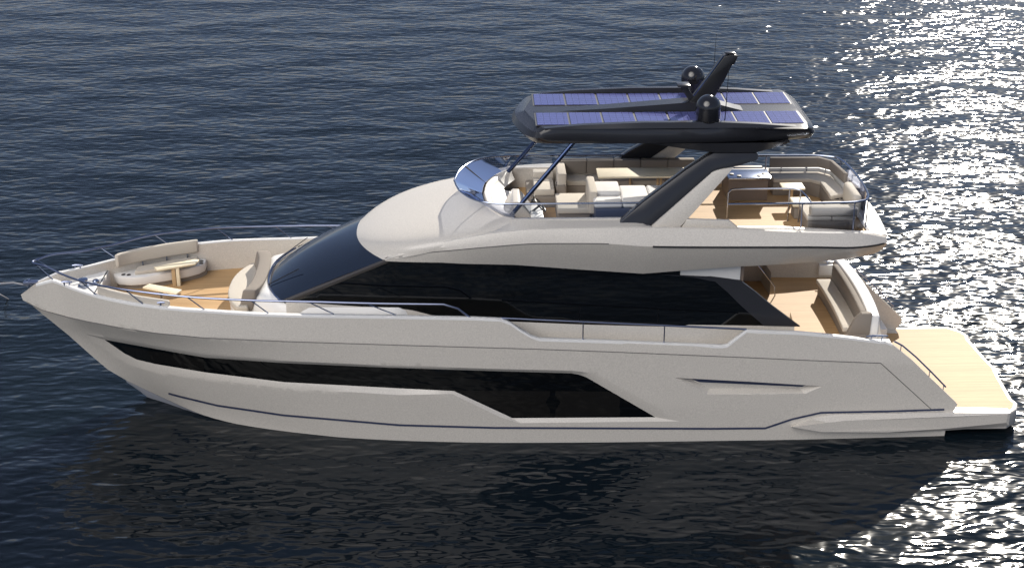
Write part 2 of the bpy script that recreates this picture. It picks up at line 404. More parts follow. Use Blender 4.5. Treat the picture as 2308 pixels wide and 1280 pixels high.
WIN_OUT = [(189, 752), (345, 780), (462, 801), (640, 813), (865, 823), (1112, 831), (1288, 835), (1330, 840), (1350, 847), (1532, 949), (1172, 953), (1128, 940), (1019, 887), (900, 890), (640, 874), (462, 853), (345, 836), (296, 823), (258, 802)]
VENT_OUT = [(1521, 851), (1690, 860), (1854, 870), (1815, 887), (1593, 889)]
VENT_IN = [(1535, 849), (1690, 858), (1838, 867.5), (1803, 881), (1602, 883)]
def ring(px, k=3):
    q = []
    for i in range(len(px)):
        a = np.array(px[i]); b = np.array(px[(i+1) % len(px)])
        n = max(1, int(np.linalg.norm(b-a)/45)) if k == 0 else k
        q += [hp(*(a+(b-a)*t/n)) for t in range(n)]
    return q
WO, WI = ring(WIN_OUT), ring(WIN_IN)
VO, VI = ring(VENT_OUT, 4), ring(VENT_IN, 4)

def cdt_mesh(outer, holes, lines, step, lift):
    vs = []; es = []
    def addloop(l, close=True):
        n = len(vs); vs.extend([Vector((p[0], p[1])) for p in l]); m = len(l)
        es.extend([(n+i, n+(i+1) % m) for i in range(m if close else m-1)])
    addloop(outer)
    for h in holes: addloop(h)
    for l in lines: addloop(l, False)
    xs = [p[0] for p in outer]; zs = [p[1] for p in outer]
    for x in np.arange(min(xs), max(xs), step):
        for z in np.arange(min(zs), max(zs), step*.6):
            if inside((x, z), outer) and not any(inside((x, z), h) for h in holes): vs.append(Vector((x, z)))
    V, E_, Fc, *_ = delaunay_2d_cdt(vs, es, [], 0, 1e-5)
    fs = []
    for f in Fc:
        c = sum((V[i] for i in f), Vector((0, 0)))/len(f)
        if inside(c, outer) and not any(inside(c, h) for h in holes): fs.append(tuple(f))
    return [lift(v.x, v.y) for v in V], fs

def both(vs, fs):
    mb = MB(); mb.add(vs, fs); mb.mirror(); return mb

def clip_line(i, x1=10.3):
    return [(x, LF[i](x)) for x in np.arange(LX0[i]+.08, x1, .25)]
lines = [clip_line(1, 8.9), clip_line(4)]
vs, fs = cdt_mesh(OUT, [WO, VO], lines, .16, H3)
hm = both(vs, fs)
# bottom: from the chine to the keel
keel = lerp_tab(STEM+[(-7, -.75), (-5, -.95), (10.45, -.9)])
rows = []
for x in list(np.arange(LX0[5]+.05, 10.3, .3))+[10.45]:
    z5 = LF[5](x) if x < 10.3 else -.4
    zk = min(stem_z(x) if x < STEM[-1][0] else keel(x), z5-.01)
    b5 = bxz(x, z5+.01) if x < -4.5 else B[5](x)
    rows.append([(x, -b5*(1-t), z5+(zk-z5)*(t**.9)) for t in np.linspace(0, 1, 6)])
bm_ = MB(); bm_.grid(rows); bm_.mirror()
# window and vent recess walls
def recess(outer, inner, depth):
    r = MB(); n = len(outer)
    r.grid([[H3(x, z) for x, z in outer], [H3(x, z, depth) for x, z in inner]], closed=True); return r
rw = recess(WO, WI, .07); rv = recess(VO, VI, .17)
vv, vf = cdt_mesh(VI, [], [], .2, lambda x, z: H3(x, z, .17)); rv.add(vv, vf)
for r in (rw, rv): r.mirror(); hm.add(r.v, r.f)
hull = hm.build('hull', M['gel'], yacht, smooth=24)
bm_.build('hull_bottom', M['bottom'], hull, smooth=40)

# transom under the platform
tb = MB(); tb.add([(10.45, -2.46, -.4), (10.45, 2.46, -.4), (10.52, 2.46, .5), (10.52, -2.46, .5), (10.45, 0, -.9)], [(0, 4, 1, 2, 3)]); tb.build('transom_board', M['gel'], hull, smooth=0)

# glass of the hull windows
gv, gf = cdt_mesh(WI, [], [], .25, lambda x, z: H3(x, z, .07))
for sgn in (1, -1):
    m_ = MB().add([(v[0], sgn*v[1], v[2]) for v in gv], gf)
    hw = m_.build('hull_window', M['glass'], yacht, smooth=30)
    for poly in ([(270, 781), (458, 812), (458, 838), (350, 821), (308, 810), (283, 797)], [(1034, 883), (1240, 884), (1240, 942), (1158, 942), (1143, 935)], [(1252, 884), (1376, 885), (1398, 898), (1398, 941), (1252, 942)]):
        rg = ring(poly, 0)
        pv, pf = cdt_mesh(rg, [], [], .2, lambda x, z: H3(x, z, .066))
        MB().add([(v[0], sgn*v[1], v[2]) for v in pv], pf).build('window_pane', M['pane'], hw, smooth=30)

# shade of the vent's upper lip put in as a dark strip
lip_px = [(1541, 852), (1690, 861), (1832, 870), (1818, 879), (1690, 873), (1578, 868)]
gv2, gf2 = cdt_mesh(ring(lip_px, 3), [], [], .2, lambda x, z: H3(x, z, .162))
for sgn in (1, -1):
    MB().add([(v[0], sgn*v[1], v[2]) for v in gv2], gf2).build('vent_lip_shade', M['navy'], hull, smooth=30)

# chine shadow painted as a dark strip, and the fine seam under the bulwark
def strip_on_hull(px_line, wpx, off):
    rows = []
    for (a, b) in px_line:
        x0, z0 = hp(a, b-wpx/2); x1, z1 = hp(a, b+wpx/2)
        rows.append([H3(x0, z0, off), H3((x0+x1)/2, (z0+z1)/2, off), H3(x1, z1, off)])
    return MB().grid(rows)
def dpx(pts, step=30):
    out = []
    for i in range(len(pts)-1):
        a = np.array(pts[i], float); b = np.array(pts[i+1], float); n = max(1, int(np.linalg.norm(b-a)/step))
        out += [tuple(a+(b-a)*k/n) for k in range(n)]
    return out+[pts[-1]]
st = strip_on_hull(dpx([(380, 886), (406, 893), (490, 913), (640, 935), (900, 957), (1112, 963), (1600, 965), (1724, 964), (1784, 944), (1850, 929), (2000, 926), (2128, 922)]), 4.2, -.016)
st.mirror(); st.build('chine_shade', M['navy'], hull, smooth=30)
sm = MB()
for line in ([(60, 681), (96, 699), (152, 714), (197, 724), (265, 737), (349, 750), (462, 761), (640, 769), (919, 778), (1200, 786), (1365, 792), (1700, 806), (1806, 811), (1985, 818)], [(1985, 818), (2040, 868), (2098, 921)]):
    pts = [H3(*hp(*p), off=-.004) for p in dpx(line)]
    sm.tube(pts, .009, 6)
sm.mirror(); sm.build('hull_seam', M['seam'], hull)

# bulwark cap and inner wall
DECK_F, DECK_S, DECK_C = 2.65, 2.35, 2.10
def deck_z(x): return float(np.interp(x, [-10.2, -10.1, -5.2, -4.2, 4.5, 5.0, 9.0], [3.12, 2.65, 2.65, 2.35, 2.30, 2.1, 2.1]))
capm = MB(); rows = []; rows2 = []
for x, z in [t for t in TOPLINE if t[0] > -11.75]+[(8.96, 2.44)]:
    bo = bxz(x, z); th = min(.13, bo*.55)
    rows.append([(x, -bo-.006, z-.03), (x, -bo-.002, z+.018), (x, -bo+.02, z+.026), (x, -bo+th-.02, z+.026), (x, -bo+th, z+.006)])
    rows2.append([(x, -bo+th, z+.006), (x, -bo+th+.02, min(deck_z(x), z-.05)-.03)])
capm.grid(rows); capm.mirror(); capm.build('bulwark_cap', M['white'], hull, smooth=50)
inn = MB().grid(rows2); inn.mirror(); inn.build('bulwark_lining', M['gel'], hull, smooth=40)

# ------------------------------------------------------------------ decks
def deck(name, x0, x1, z, m, hw=None, parent=yacht, step=.25, label=None):
    xs = list(np.arange(x0, x1, step))+[x1]; rows = []
    for x in xs:
        b = (hw(x) if hw else B[0](x)-.10); zz = z(x) if callable(z) else z
        rows.append([(x, -b*t, zz) for t in np.linspace(1, -1, 7)])
    return MB().grid(rows).build(name, m, parent, smooth=40, label=label)
deck('anchor_deck', -11.55, -10.08, 3.13, M['white'], lambda x: max(.03, B[0](x)-.07))
MB().box(-10.12, -10.06, -1.0, 1.0, 2.6, 3.13).build('deck_step', M['white'], yacht, bev=.01)
deck('foredeck', -10.1, -5.2, DECK_F, M['teak'])
deck('side_deck', -5.25, 5.02, lambda x: deck_z(x), M['gel'])
deck('cockpit_deck', 5.0, 9.0, DECK_C, M['teak'])

# ------------------------------------------------------------------ coachroof and deckhouse
def ws_bottom(u):      # u -1 near .. 1 far
    y = 1.64*u; return np.array([-5.88+.46*abs(u)**2.3, y, 3.40-.03*abs(u)**2])
def ws_top(u):
    y = 1.84*u; return np.array([-3.70+.75*abs(u)**2.4, y, 4.55-.07*abs(u)**2])
US = np.linspace(-1, 1, 33)
hwc = smooth_tab([(-6.3, 1.05), (-5.9, 1.35), (-5.4, 1.66), (-4.5, 1.80), (-3, 1.90), (0, 1.95), (5, 1.95)])
rows = []
for x in np.arange(-6.25, -1.5, .15):
    h = hwc(x); zt = 3.40 if x > -6.1 else 3.30
    zs = 3.40-.02*(x+6)
    prof = [(0, zt), (.4*h, zt), (.75*h, zt-.01), (.93*h, zt-.05), (h, zt-.14), (h+.06, zt-.38), (h+.14, deck_z(x)+.12), (h+.22, deck_z(x)-.02)]
    tp_ = min(1, max(0, (x+2.55)/.95)); prof = [(y, z*(1-tp_)+(deck_z(x)-.02)*tp_) for y, z in prof]
    rows.append([(x, -y, z) for y, z in reversed(prof)]+[(x, y, z) for y, z in prof[1:]])
cm = MB().grid(rows); cm.f.append(tuple(range(len(rows[0]))))
cm.build('coachroof', M['white'], yacht, smooth=50)
# house side walls
def yh(x, z): return float(np.interp(x, [-5.5, -5.0, -3, 0, 7], [1.66, 1.72, 1.86, 1.95, 1.95]))-.07*(z-3.3)
glass_bot = lerp_tab([(P(a, b, y=-1.9)[0], P(a, b, y=-1.9)[2]) for a, b in [(640, 683), (680, 689), (919, 697), (993, 714), (1060, 718), (1128, 720), (1300, 727), (1450, 731), (1800, 735)]])
wall = MB(); rows = []
for x in list(np.arange(-5.3, 6.61, .25))+[6.72]:
    zb = glass_bot(x); rows.append([(x, -yh(x, zb)-.012, zb+(.05 if x > 4 else 0)), (x, -yh(x, zb)-.04, zb-.10), (x, -yh(x, 2.5)-.06, deck_z(x)+.15), (x, -yh(x, 2.4)-.14, deck_z(x)-.02)])
wall.grid(rows); e = rows[-1]; 
wall.add([e[0], e[1], e[2], e[3], (6.78, -1.2, e[3][2]), (6.78, -1.2, e[0][2])], [(0, 1, 2, 3, 4, 5)])
wall.mirror(); wall.build('deckhouse', M['gel'], yacht, smooth=45)

def side_poly(px, y=-1.9):
    out = []
    for a, b in px:
        yy = y
        for _ in range(20):
            q = P(a, b, y=yy); yy = -yh(q[0], q[2])
        out.append((q[0], q[2]))
    return out
SIDE = side_poly([(636, 676), (641, 683), (680, 689), (800, 693), (919, 697), (955, 702), (993, 714), (1060, 718), (1128, 720), (1300, 727), (1450, 731), (1795, 735), (1730, 680), (1664, 632), (1600, 622)]) 
SIDE += [(3.4, 4.45), (0, 4.62), (-2.2, 4.56), (-2.95, 4.47)]
sv, sf = cdt_mesh(SIDE, [], [], .3, lambda x, z: (x, -yh(x, z), z))
for s in (1, -1):
    sw = MB().add([(v[0], s*v[1], v[2]) for v in sv], sf).build('side_window', M['glass'], yacht, smooth=30)
# pillar behind the windshield
for s in (1, -1):
    a0 = np.array([-5.36, -1.655, 3.40]); a1 = np.array([-2.93, -1.835, 4.475])
    d = (a1-a0)/np.linalg.norm(a1-a0); rows = []
    for t in np.linspace(0, 1, 14):
        p = a0+(a1-a0)*t; p[1] -= .03
        w = .16-.07*t
        rows.append([p+np.array([-.02, .03, .02]), p+np.array([w*.3, -.03, 0]), p+np.array([w, -.03, -.03]), p+np.array([w*1.2, .03, -.06])])
    m_ = MB().grid(rows)
    if s < 0: m_.v = [(x, -y, z) for x, y, z in m_.v]
    m_.build('windshield_pillar', mat('pillar_trim', (.05, .045, .042), .3, coat=.3) if s > 0 else bpy.data.materials['pillar_trim'], yacht, smooth=40)
# aft frame of the saloon glass and the white return above it
FR_O = side_poly([(1600, 622), (1640, 627), (1668, 631), (1700, 655), (1740, 688), (1775, 714), (1803, 735)]); FR_I = side_poly([(1470, 616), (1560, 624), (1612, 634), (1640, 658), (1668, 686), (1697, 712), (1722, 733)])
for s in (1, -1):
    m_ = MB()
    rows = [[(a[0], -yh(*a)-.03, a[1]), (b[0], -yh(*b)-.03, b[1]), (b[0], -yh(*b)+.05, b[1]), (a[0], -yh(*a)+.05, a[1])] for a, b in zip(FR_O, FR_I)]
    m_.grid(rows, closed=True)
    if s < 0: m_.v = [(x, -y, z) for x, y, z in m_.v]
    m_.build('window_frame', M['dark'], yacht, smooth=30)
    x0, z0 = FR_O[0]; x1, z1 = FR_O[2]
    w_ = MB().prism([(x0-.7, -1.90, 4.03), (x1, -1.90, 3.86), (x1, -1.90, 4.5), (x0-.7, -1.90, 4.5)], (0, .12, 0))
    if s < 0: w_.v = [(x, -y, z) for x, y, z in w_.v]
    w_.build('house_corner', M['white'], yacht, bev=.01)
MB().box(5.35, 5.45, -1.85, 1.85, 2.0, 4.45).build('saloon_bulkhead', M['brown'], yacht)
for y in (-.9, 0, .9):
    MB().box(5.45, 5.47, y-.4, y+.4, 2.15, 4.1).build('saloon_door', M['glass'], yacht)
# windshield
rows = []
for t in np.linspace(0, 1, 10):
    rows.append([ws_bottom(u)*(1-t)+ws_top(u)*t+np.array([-.05, 0, .10])*math.sin(math.pi*t)*(1-.7*abs(u)) for u in US])
MB().grid(rows).build('windshield', M['wsglass'], yacht, smooth=60)
MB().tube([ws_bottom(u)+np.array([-.015, 0, .012]) for u in US], .022, 6).build('windshield_trim', M['steel'], yacht)
for yy in (-.75, .75):
    a = ws_bottom(yy/1.64)+np.array([-.02, 0, .03]); b = a+np.array([.78, .25 if yy > 0 else -.25, .50])
    MB().tube([a, b], .012, 6).build('wiper', M['black'], yacht)

# roof shell forward of the flybridge
def g_line(u):      # foot of the flybridge screen
    au = abs(u)
    pts = [(0.0, -.66, 0.0, 5.42), (.3, -.60, .62, 5.42), (.55, -.42, 1.12, 5.42), (.75, -.18, 1.50, 5.42), (1.0, .12, 1.78, 5.45)]
    f = [smooth_tab([(p[0], p[k]) for p in pts]) for k in (1, 2, 3)]
    return np.array([f[0](au), math.copysign(f[1](au), u), f[2](au)])
def m_line(u):
    au = abs(u); return np.array([-2.55+1.30*au**2.6, 2.14*math.sin(au*math.pi/2)**.92*(1 if u >= 0 else -1), 5.02-.06*au**2.2])
rows = []
for t in np.linspace(0, 1, 16):
    r = []
    for u in US:
        A, Mm, G = ws_top(u), m_line(u), g_line(u)
        C = 2*Mm-.5*A-.5*G
        r.append((1-t)**2*A+2*t*(1-t)*C+t*t*G)
    rows.append(r)
roof = MB().grid(rows); roof_edge = [r[0] for r in rows]
roof.build('roof', M['gel'], yacht, smooth=60)

# ------------------------------------------------------------------ flybridge body
def line3(px, yf):
    out = []
    for a, b in px:
        y = -2.2
        for _ in range(40):
            q = P(a, b, y=y); y = .5*y-.5*yf(q[0])
        out.append((q[0], q[2]))
    return out
y0f = smooth_tab([(-2.95, 1.84), (-2, 2.02), (-1.2, 2.14), (-.4, 2.20), (.5, 2.26), (2, 2.30), (5, 2.30), (7.2, 2.24), (8.1, 2.12), (8.7, 1.95)])
y1f = smooth_tab([(-2.95, 1.86), (-2, 2.06), (-1.2, 2.22), (0, 2.34), (1.5, 2.44), (3, 2.50), (6, 2.50), (7.6, 2.40), (8.3, 2.24), (8.75, 2.02)])
y2f = smooth_tab([(-2.95, 1.86), (-2, 2.02), (-1, 2.12), (0, 2.12), (1.5, 2.12), (3, 2.12), (6, 2.18), (7.6, 2.10), (8.3, 1.95), (8.75, 1.75)])
F0 = smooth_tab(line3([(866, 584), (925, 562), (1000, 545), (1077, 531), (1110, 525), (1219, 516), (1385, 513), (1500, 514), (1668, 517), (1801, 523), (1937, 525), (1994, 534)], y0f))
F1 = smooth_tab(line3([(867, 587), (925, 575), (1000, 566), (1110, 556), (1219, 549), (1350, 549), (1470, 556), (1560, 557), (1800, 557), (1951, 556), (1996, 548)], y1f))
F2 = lerp_tab(line3([(868, 589), (1000, 592), (1161, 597), (1300, 607), (1450, 617), (1660, 601), (1874, 587), (1976, 570), (1992, 560)], y2f))
FLY = 4.95
def fcoam(x):   # top line of the coaming: (half breadth, z)
    return (float(np.interp(x, [.0, 3.0, 3.6, 8.7], [1.80, 1.80, 1.98, 1.80])), float(np.interp(x, [0, 2.95, 3.35, 6.2, 8.7], [5.47, 5.46, 5.30, 5.24, 5.02])))
body = MB(); rows = []; xs = [-2.93]+list(np.arange(-2.8, 8.65, .15))+[8.70]
for x in xs:
    a, b, c = y0f(x), y1f(x), y2f(x); z0, z1, z2 = F0(x), F1(x), min(F2(x), F1(x)-.01)
    zm = z1-(z1-z2)*.42; cm2 = b-(b-c)*.30
    rows.append([(x, -a+.05, z0+.004), (x, -a, z0-.012), (x, -(a*.45+b*.55)-.015, z0*.45+z1*.55), (x, -b, z1), (x, -cm2, zm), (x, -c, z2), (x, -c*.5, z2+.02), (x, 0, z2+.02)])
body.grid(rows)
e = len(rows)-1; aft = [np.array(p) for p in rows[e]]
rows_a = []
for t in np.linspace(0, 1, 9):      # rounded stern of the flybridge
    r = []
    for k in range(6):
        p = aft[k]; r.append((p[0]+.18*(1-(1-t)**2)*(1 if k < 4 else .6), p[1]*(1-t), p[2]))
    rows_a.append(r)
body.grid(rows_a)
body.add([tuple(p) for p in [aft[5], aft[6], aft[7], rows_a[-1][5]]], [(0, 1, 2, 3)])
# shoulder, coaming and inner wall
rows = []
for x in np.arange(.0, 8.71, .15):
    cb, cz = fcoam(x); rows.append([(x, -y0f(x)+.05, F0(x)+.004), (x, -cb-.10, cz-.02), (x, -cb-.06, cz), (x, -cb+.04, cz), (x, -cb+.06, cz-.02), (x, -cb+.08, FLY-.02)])
body.grid(rows)
# filler between roof edge and ridge
rid = [(x, -y0f(x)+.05, F0(x)+.004) for x in np.linspace(-2.93, .0, 16)]
body.grid([roof_edge, rid])
body.mirror(); fb = body.build('flybridge', M['gel'], yacht, smooth=17)
sl = MB(); sl.tube([(x, -y1f(x)-.004, F1(x)) for x in np.arange(3.2, 8.66, .2)]+[(8.78, -1.6, F1(8.7)), (8.86, -.9, F1(8.7)), (8.89, 0, F1(8.7))], .022, 6); sl.mirror()
sl.build('flybridge_seam', M['black'], fb)
MB().tube([(x, -y1f(x)-.001, F1(x)) for x in np.arange(-2.6, 2.3, .2)], .010, 6).build('side_groove', M['seam'], fb)
MB().tube([(x, y1f(x)+.001, F1(x)) for x in np.arange(-2.6, 2.3, .2)], .010, 6).build('side_groove', M['seam'], fb)
def flyhw(x): return fcoam(max(x, 0))[0]-.03 if x > .1 else 1.5*max(0, (x+.5)/.6)**.5
lg = MB().grid([[(8.34, y, FLY+.03), (8.40, y, FLY+.07), (8.62, y*1.02, FLY+.08), (8.70+.17*(1-(abs(y)/2.0)**2), y*1.06, F0(8.7)+.0)] for y in np.linspace(-1.8, 1.8, 13)]).build('aft_ledge', M['white'], fb, smooth=20)
deck('flybridge_deck', -.45, 8.42, FLY, M['teak'], flyhw)
# white ledge on the edge beside the stair opening, and the raised block behind the arch
for s in (-1, 1):
    b_ = MB().prism([(q[0], s*2.02, q[2]) for q in [P(a, b, y=-2.02) for a, b in [(1534, 515), (1549, 495), (1644, 498), (1669, 518)]]], (0, -.10*s, 0))
    b_.build('coaming_block', M['gel'], fb, bev=.008)

# dash and helm console
con = MB()
rows = []
for t, (dx, z, s_) in enumerate([(.02, 4.95, 1.0), (.02, 5.38, 1.0), (.06, 5.46, .97), (.14, 5.46, .92), (.20, 5.40, .88), (.45, 5.28, .80)]):
    rows.append([(g_line(u)[0]+dx*(1-.85*abs(u)**2.5), g_line(u)[1]*s_, z) for u in np.linspace(-.95, .95, 25)])
con.grid(rows); last = [p for p in rows[-1] if p[1] < .75]
con.grid([last, [(float(p[0])*.3+.10, p[1]*.9, 5.25) for p in last], [(.20, p[1]*.9, 5.08) for p in last]])
con.build('dash_coaming', M['gel'], yacht, smooth=45)
pod = MB().prism([(-.08, -1.15, 4.95), (.32, -1.15, 4.95), (.50, -1.15, 5.22), (.22, -1.15, 5.62), (.06, -1.15, 5.62), (-.12, -1.15, 5.3)], (0, .95, 0)).build('helm_console', M['gel'], yacht, bev=.03, seg=3)
MB().prism([(.50, -1.05, 5.26), (.27, -1.05, 5.58), (.275, -1.05, 5.585), (.505, -1.05, 5.265)], (0, .75, 0)).build('instrument_panel', M['grey'], pod)
MB().box(.45, .78, -1.1, -.22, 5.02, 5.22).build('console_shelf', M['white'], pod, bev=.02)
wv = MB(); c = np.array([.72, -.66, 5.36])
ax = np.array([.75, 0, .66]); e1 = np.array([0, 1., 0]); e2 = np.cross(ax/np.linalg.norm(ax), e1)
wv.tube([c+.19*(math.cos(t)*e1+math.sin(t)*e2) for t in np.linspace(0, 2*math.pi, 25)], .018, 6)
for t in (0.5, 2.6, 4.7): wv.tube([c, c+.19*(math.cos(t)*e1+math.sin(t)*e2)], .014, 5)
wv.tube([c, c-np.array([.2, 0, .17])], .03, 6); wv.build('steering_wheel', M['black'], yacht)
th = MB()
for yy in (-.1, .0): th.box(.52, .62, yy-.03, yy+.03, 5.22, 5.27); th.tube([(.57, yy, 5.25), (.60, yy, 5.38)], .014, 6)
th.build('throttle', M['black'], pod)

# flybridge screen
def rim(u):
    au = abs(u)
    pts = [(0.0, -1.32, 0.0), (.25, -1.22, .62), (.5, -1.02, 1.12), (.72, -.72, 1.50), (.9, -.3, 1.68), (1.0, 0.05, 1.72)]
    f = [smooth_tab([(p[0], p[k]) for p in pts]) for k in (1, 2)]
    return np.array([f[0](au), math.copysign(f[1](au), u), 5.76+.03*au])
u2 = np.linspace(-1, 1, 41)
rows = [[rim(u)*(1-t)+(g_line(u*.97)+np.array([0, 0, .02]))*t for u in u2] for t in np.linspace(0, 1, 5)]
scr = MB().grid(rows).build('flybridge_screen', M['tint'], yacht, smooth=60)
for s in (-1, 1):
    ys = 1.72*s
    MB().add([(.05, ys, 5.79), (2.95, ys, 5.79), (2.75, s*1.79, 5.47), (.05, s*1.79, 5.46)], [(0, 1, 2, 3)]).build('side_screen', M['clear'], scr, smooth=0)
rp = [(2.98, -1.72, 5.79), (1.5, -1.72, 5.79)]+[tuple(rim(u)) for u in u2]+[(1.5, 1.72, 5.79), (3.06, 1.72, 5.79)]
MB().tube(rp, .024, 8).build('screen_rim', M['steel'], scr)
for u in (-.45, .45, ):
    MB().tube([rim(u), g_line(u*.8)], .02, 6).build('screen_mullion', M['dark'], scr)

# hardtop struts and arch
for s in (-1, 1):
    MB().tube([(-.02, s*1.52, 5.40), (1.47, s*1.40, 7.2)], .052, 10).build('hardtop_strut', M['strut'], yacht)
def arch(s):
    yb, yt = -2.08, -1.50
    def ap(px, off=0.0):
        out = []
        for a, b in px:
            y = -1.8
            for _ in range(30):
                q = P(a, b, y=y); t = (q[2]-5.4)/1.6; y = .5*y+.5*(yb+(yt-yb)*max(0, min(1, t))+off)
            out.append((q[0], s*-1*q[1] if s > 0 else q[1], q[2]))
        return out
    dark = ap([(1385, 513), (1449, 457), (1546, 384), (1591, 355), (1610, 345), (1706, 345), (1711, 353), (1706, 362), (1664, 375), (1631, 380), (1617, 383), (1605, 388), (1463, 513)])
    vec = (0, .24 if s < 0 else -.24, 0)
    a_ = MB().prism(dark, vec).build('hardtop_arch', M['dark'], yacht, bev=.02, bev_angle=50)
    grey = ap([(1463, 513), (1605, 388), (1617, 383), (1631, 380), (1656, 376), (1635, 400), (1564, 479), (1532, 513)], .03)
    MB().prism(grey, (0, .16 if s < 0 else -.16, 0)).build('arch_panel', M['gel'], a_, bev=.01)
arch(-1); arch(1)

# ------------------------------------------------------------------ hardtop
ZT = 7.50
def half(px, z): return [(lambda q: (q[0], min(q[1], 0), z))(P(a, b, z=z)) for a, b in px]
top_h = half([(1181, 243), (1186, 254), (1199, 269), (1219, 287), (1245, 292), (1330, 291), (1416, 289.5), (1581, 288), (1700, 289), (1790, 290.5), (1818, 289), (1820, 276), (1800, 245)], ZT)
top_h[0] = (top_h[0][0], 0, ZT); top_h[-1] = (top_h[-1][0]+.02, 0, ZT); 
mid_h = half([(1153, 262), (1156, 277), (1170, 293), (1195, 309), (1230, 312), (1330, 311), (1416, 310), (1581, 309), (1700, 306), (1800, 304), (1831, 302), (1833, 290), (1812, 262)], 7.30)
low_h = half([(1160, 272), (1166, 287), (1180, 304), (1203, 320), (1240, 324), (1330, 324), (1416, 324), (1581, 322), (1700, 318), (1798, 314), (1826, 310), (1826, 297), (1806, 269)], 7.14)
for r in (mid_h, low_h): r[0] = (r[0][0], 0, r[0][2]); r[-1] = (r[-1][0], 0, r[-1][2])
def upsample(r): return [tuple(p) for p in spline(r, 4)]
tops = upsample(top_h); mids = upsample(mid_h); lows = upsample(low_h)
up1 = [((a[0]*.95+b[0]*.05), (a[1]*.95+b[1]*.05), ZT-.014) for a, b in zip(tops, mids)]
m1 = [((a[0]*.25+b[0]*.75), (a[1]*.25+b[1]*.75), 7.43) for a, b in zip(tops, mids)]
l1 = [((a[0]*.4+b[0]*.6), (a[1]*.4+b[1]*.6), 7.19) for a, b in zip(mids, lows)]
ht = MB()
inner = [(p[0], p[1]*.93, ZT+.012) for p in tops]
cen = [(p[0], 0, ZT+.012) for p in tops]
ht.grid([cen, inner, tops, up1, m1, mids, l1, lows, [(p[0], 0, 7.14) for p in lows]])
ht.mirror()
hard = ht.build('hardtop', M['dark'], yacht, smooth=32)
# fairing under the hardtop that carries the arch
def fair(px, z): return [P(a, b, z=z)[0] for a, b in px]
fr = MB(); rows = []
prof = [(1470, 7.15), (1548, 7.02), (1614, 6.93), (1706, 6.93), (1745, 7.04), (1780, 7.16)]
for a, z in prof:
    q = P(a, 330, y=-1.5); rows.append([(q[0], -1.62, 7.18), (q[0], -1.55, z), (q[0], -.9, z), (q[0], -.75, 7.18)])
fr.grid(rows); fr.mirror(); fr.build('hardtop_fairing', M['dark'], hard, smooth=40)
# raised spine and side lips of the top
spn = MB(); rows = []
for x, h in [(1.15, .0), (2.2, .06), (3.2, .13), (4.1, .20), (4.75, .20), (5.3, .05), (5.5, 0)]:
    w = .16+.05*min(1, max(0, (x-1)/3)); rows.append([(x, -w-.012, ZT+.008), (x, -w, ZT+.012+h), (x, w, ZT+.012+h), (x, w+.012, ZT+.008)])
spn.grid(rows).build('roof_spine', M['dark'], hard, smooth=30)
lip = MB(); rows = []
for x, h in [(.75, 0.0), (1.6, .07), (3, .12), (4.6, .12), (5.6, .07), (6.5, 0.0)]:
    rows.append([(x, 1.33, ZT+.010), (x, 1.34, ZT+.012+h), (x, 1.47, ZT+.012+h), (x, 1.52, ZT+.006)])
lip.grid(rows); lip.mirror(); lip.build('roof_lip', M['dark'], hard, smooth=30)
pxs = [P(a, 281, z=ZT+.02)[0] for a in (1209, 1817)]
y_o = P(1500, 280, z=ZT+.02)[1]; y_i = P(1500, 255, z=ZT+.02)[1]
n_p = 8; wp_ = (pxs[1]-pxs[0])/n_p
y_o = -1.26; y_i = -.30
for s in (-1, 1):
    MB().box(pxs[0]-.02, pxs[1]+.01, s*.78-.49, s*.78+.49, ZT+.004, ZT+.017).build('panel_tray', M['black'], hard, smooth=0)
proto = None
for s in (-1, 1):
    for k in range(n_p):
        x0 = pxs[0]+k*wp_; inset = .0
        if proto is None:
            proto = MB().box(0, wp_-.045, -.46, .46, 0, .014).build('solar_panel', M['solar'], hard, smooth=0, bev=.003)
            o = proto
        else:
            o = proto.copy(); sc.collection.objects.link(o); o.parent = hard
        o.location = (x0+.02, s*.78, ZT+.016)

# domes, mast, antennas
DX, DY = 4.50, 1.24
def dome(s):
    r = .285
    prof = [(.20, 0), (.22, .03), (.20, .06), (r*.93, .10), (r, .15), (r, .40), (r-.012, .402), (r-.012, .408), (r, .41)]+[(r*math.cos(t), .41+r*math.sin(t)) for t in np.linspace(.08, math.pi/2, 12)]
    prof[-1] = (0.0005, prof[-1][1])
    d_ = MB().lathe(prof, (DX, s*DY, ZT+.01), 36).build('radar_dome', mat('dome_black', (.013, .013, .016), .12, coat=.4) if 'dome_black' not in bpy.data.materials else bpy.data.materials['dome_black'], yacht, smooth=40)
dome(-1); dome(1)
def pp(px, y=0): return [tuple(P(a, b, y=y)) for a, b in px]
MASTP = [(1541, 243), (1562, 216), (1596, 172), (1630, 125), (1653, 120.5), (1662, 124), (1654, 142), (1648, 145), (1630, 181), (1608, 218), (1600, 246)]
mp_ = [(x, -.13, z) for x, y, z in pp(MASTP)]
mast = MB().prism(mp_, (0, .26, 0)).build('mast', M['black'], yacht, bev=.02, bev_angle=20, smooth=40)
edge = pp([(1563, 217), (1597, 173), (1631, 126)], -.14)
MB().tube(edge, .014, 5).build('mast_edge', M['steel'], mast)
MB().box(edge[-1][0]+.05, edge[-1][0]+.28, -.07, .07, edge[-1][2]+.01, edge[-1][2]+.05).build('mast_light', M['dark'], mast, bev=.01)
arm = [(x, -.07, z) for x, y, z in pp([(1534, 193), (1547, 191), (1566, 222), (1556, 234)])]
MB().prism(arm, (0, .14, 0)).build('mast_arm', M['dark'], mast, bev=.01)
a0 = P(1525, 190, y=0); a1 = P(1553, 190, y=0)
MB().box(a0[0], a1[0], -.22, .10, a0[2]-.02, a0[2]+.03).build('radar_bar', M['dark'], mast, bev=.012)
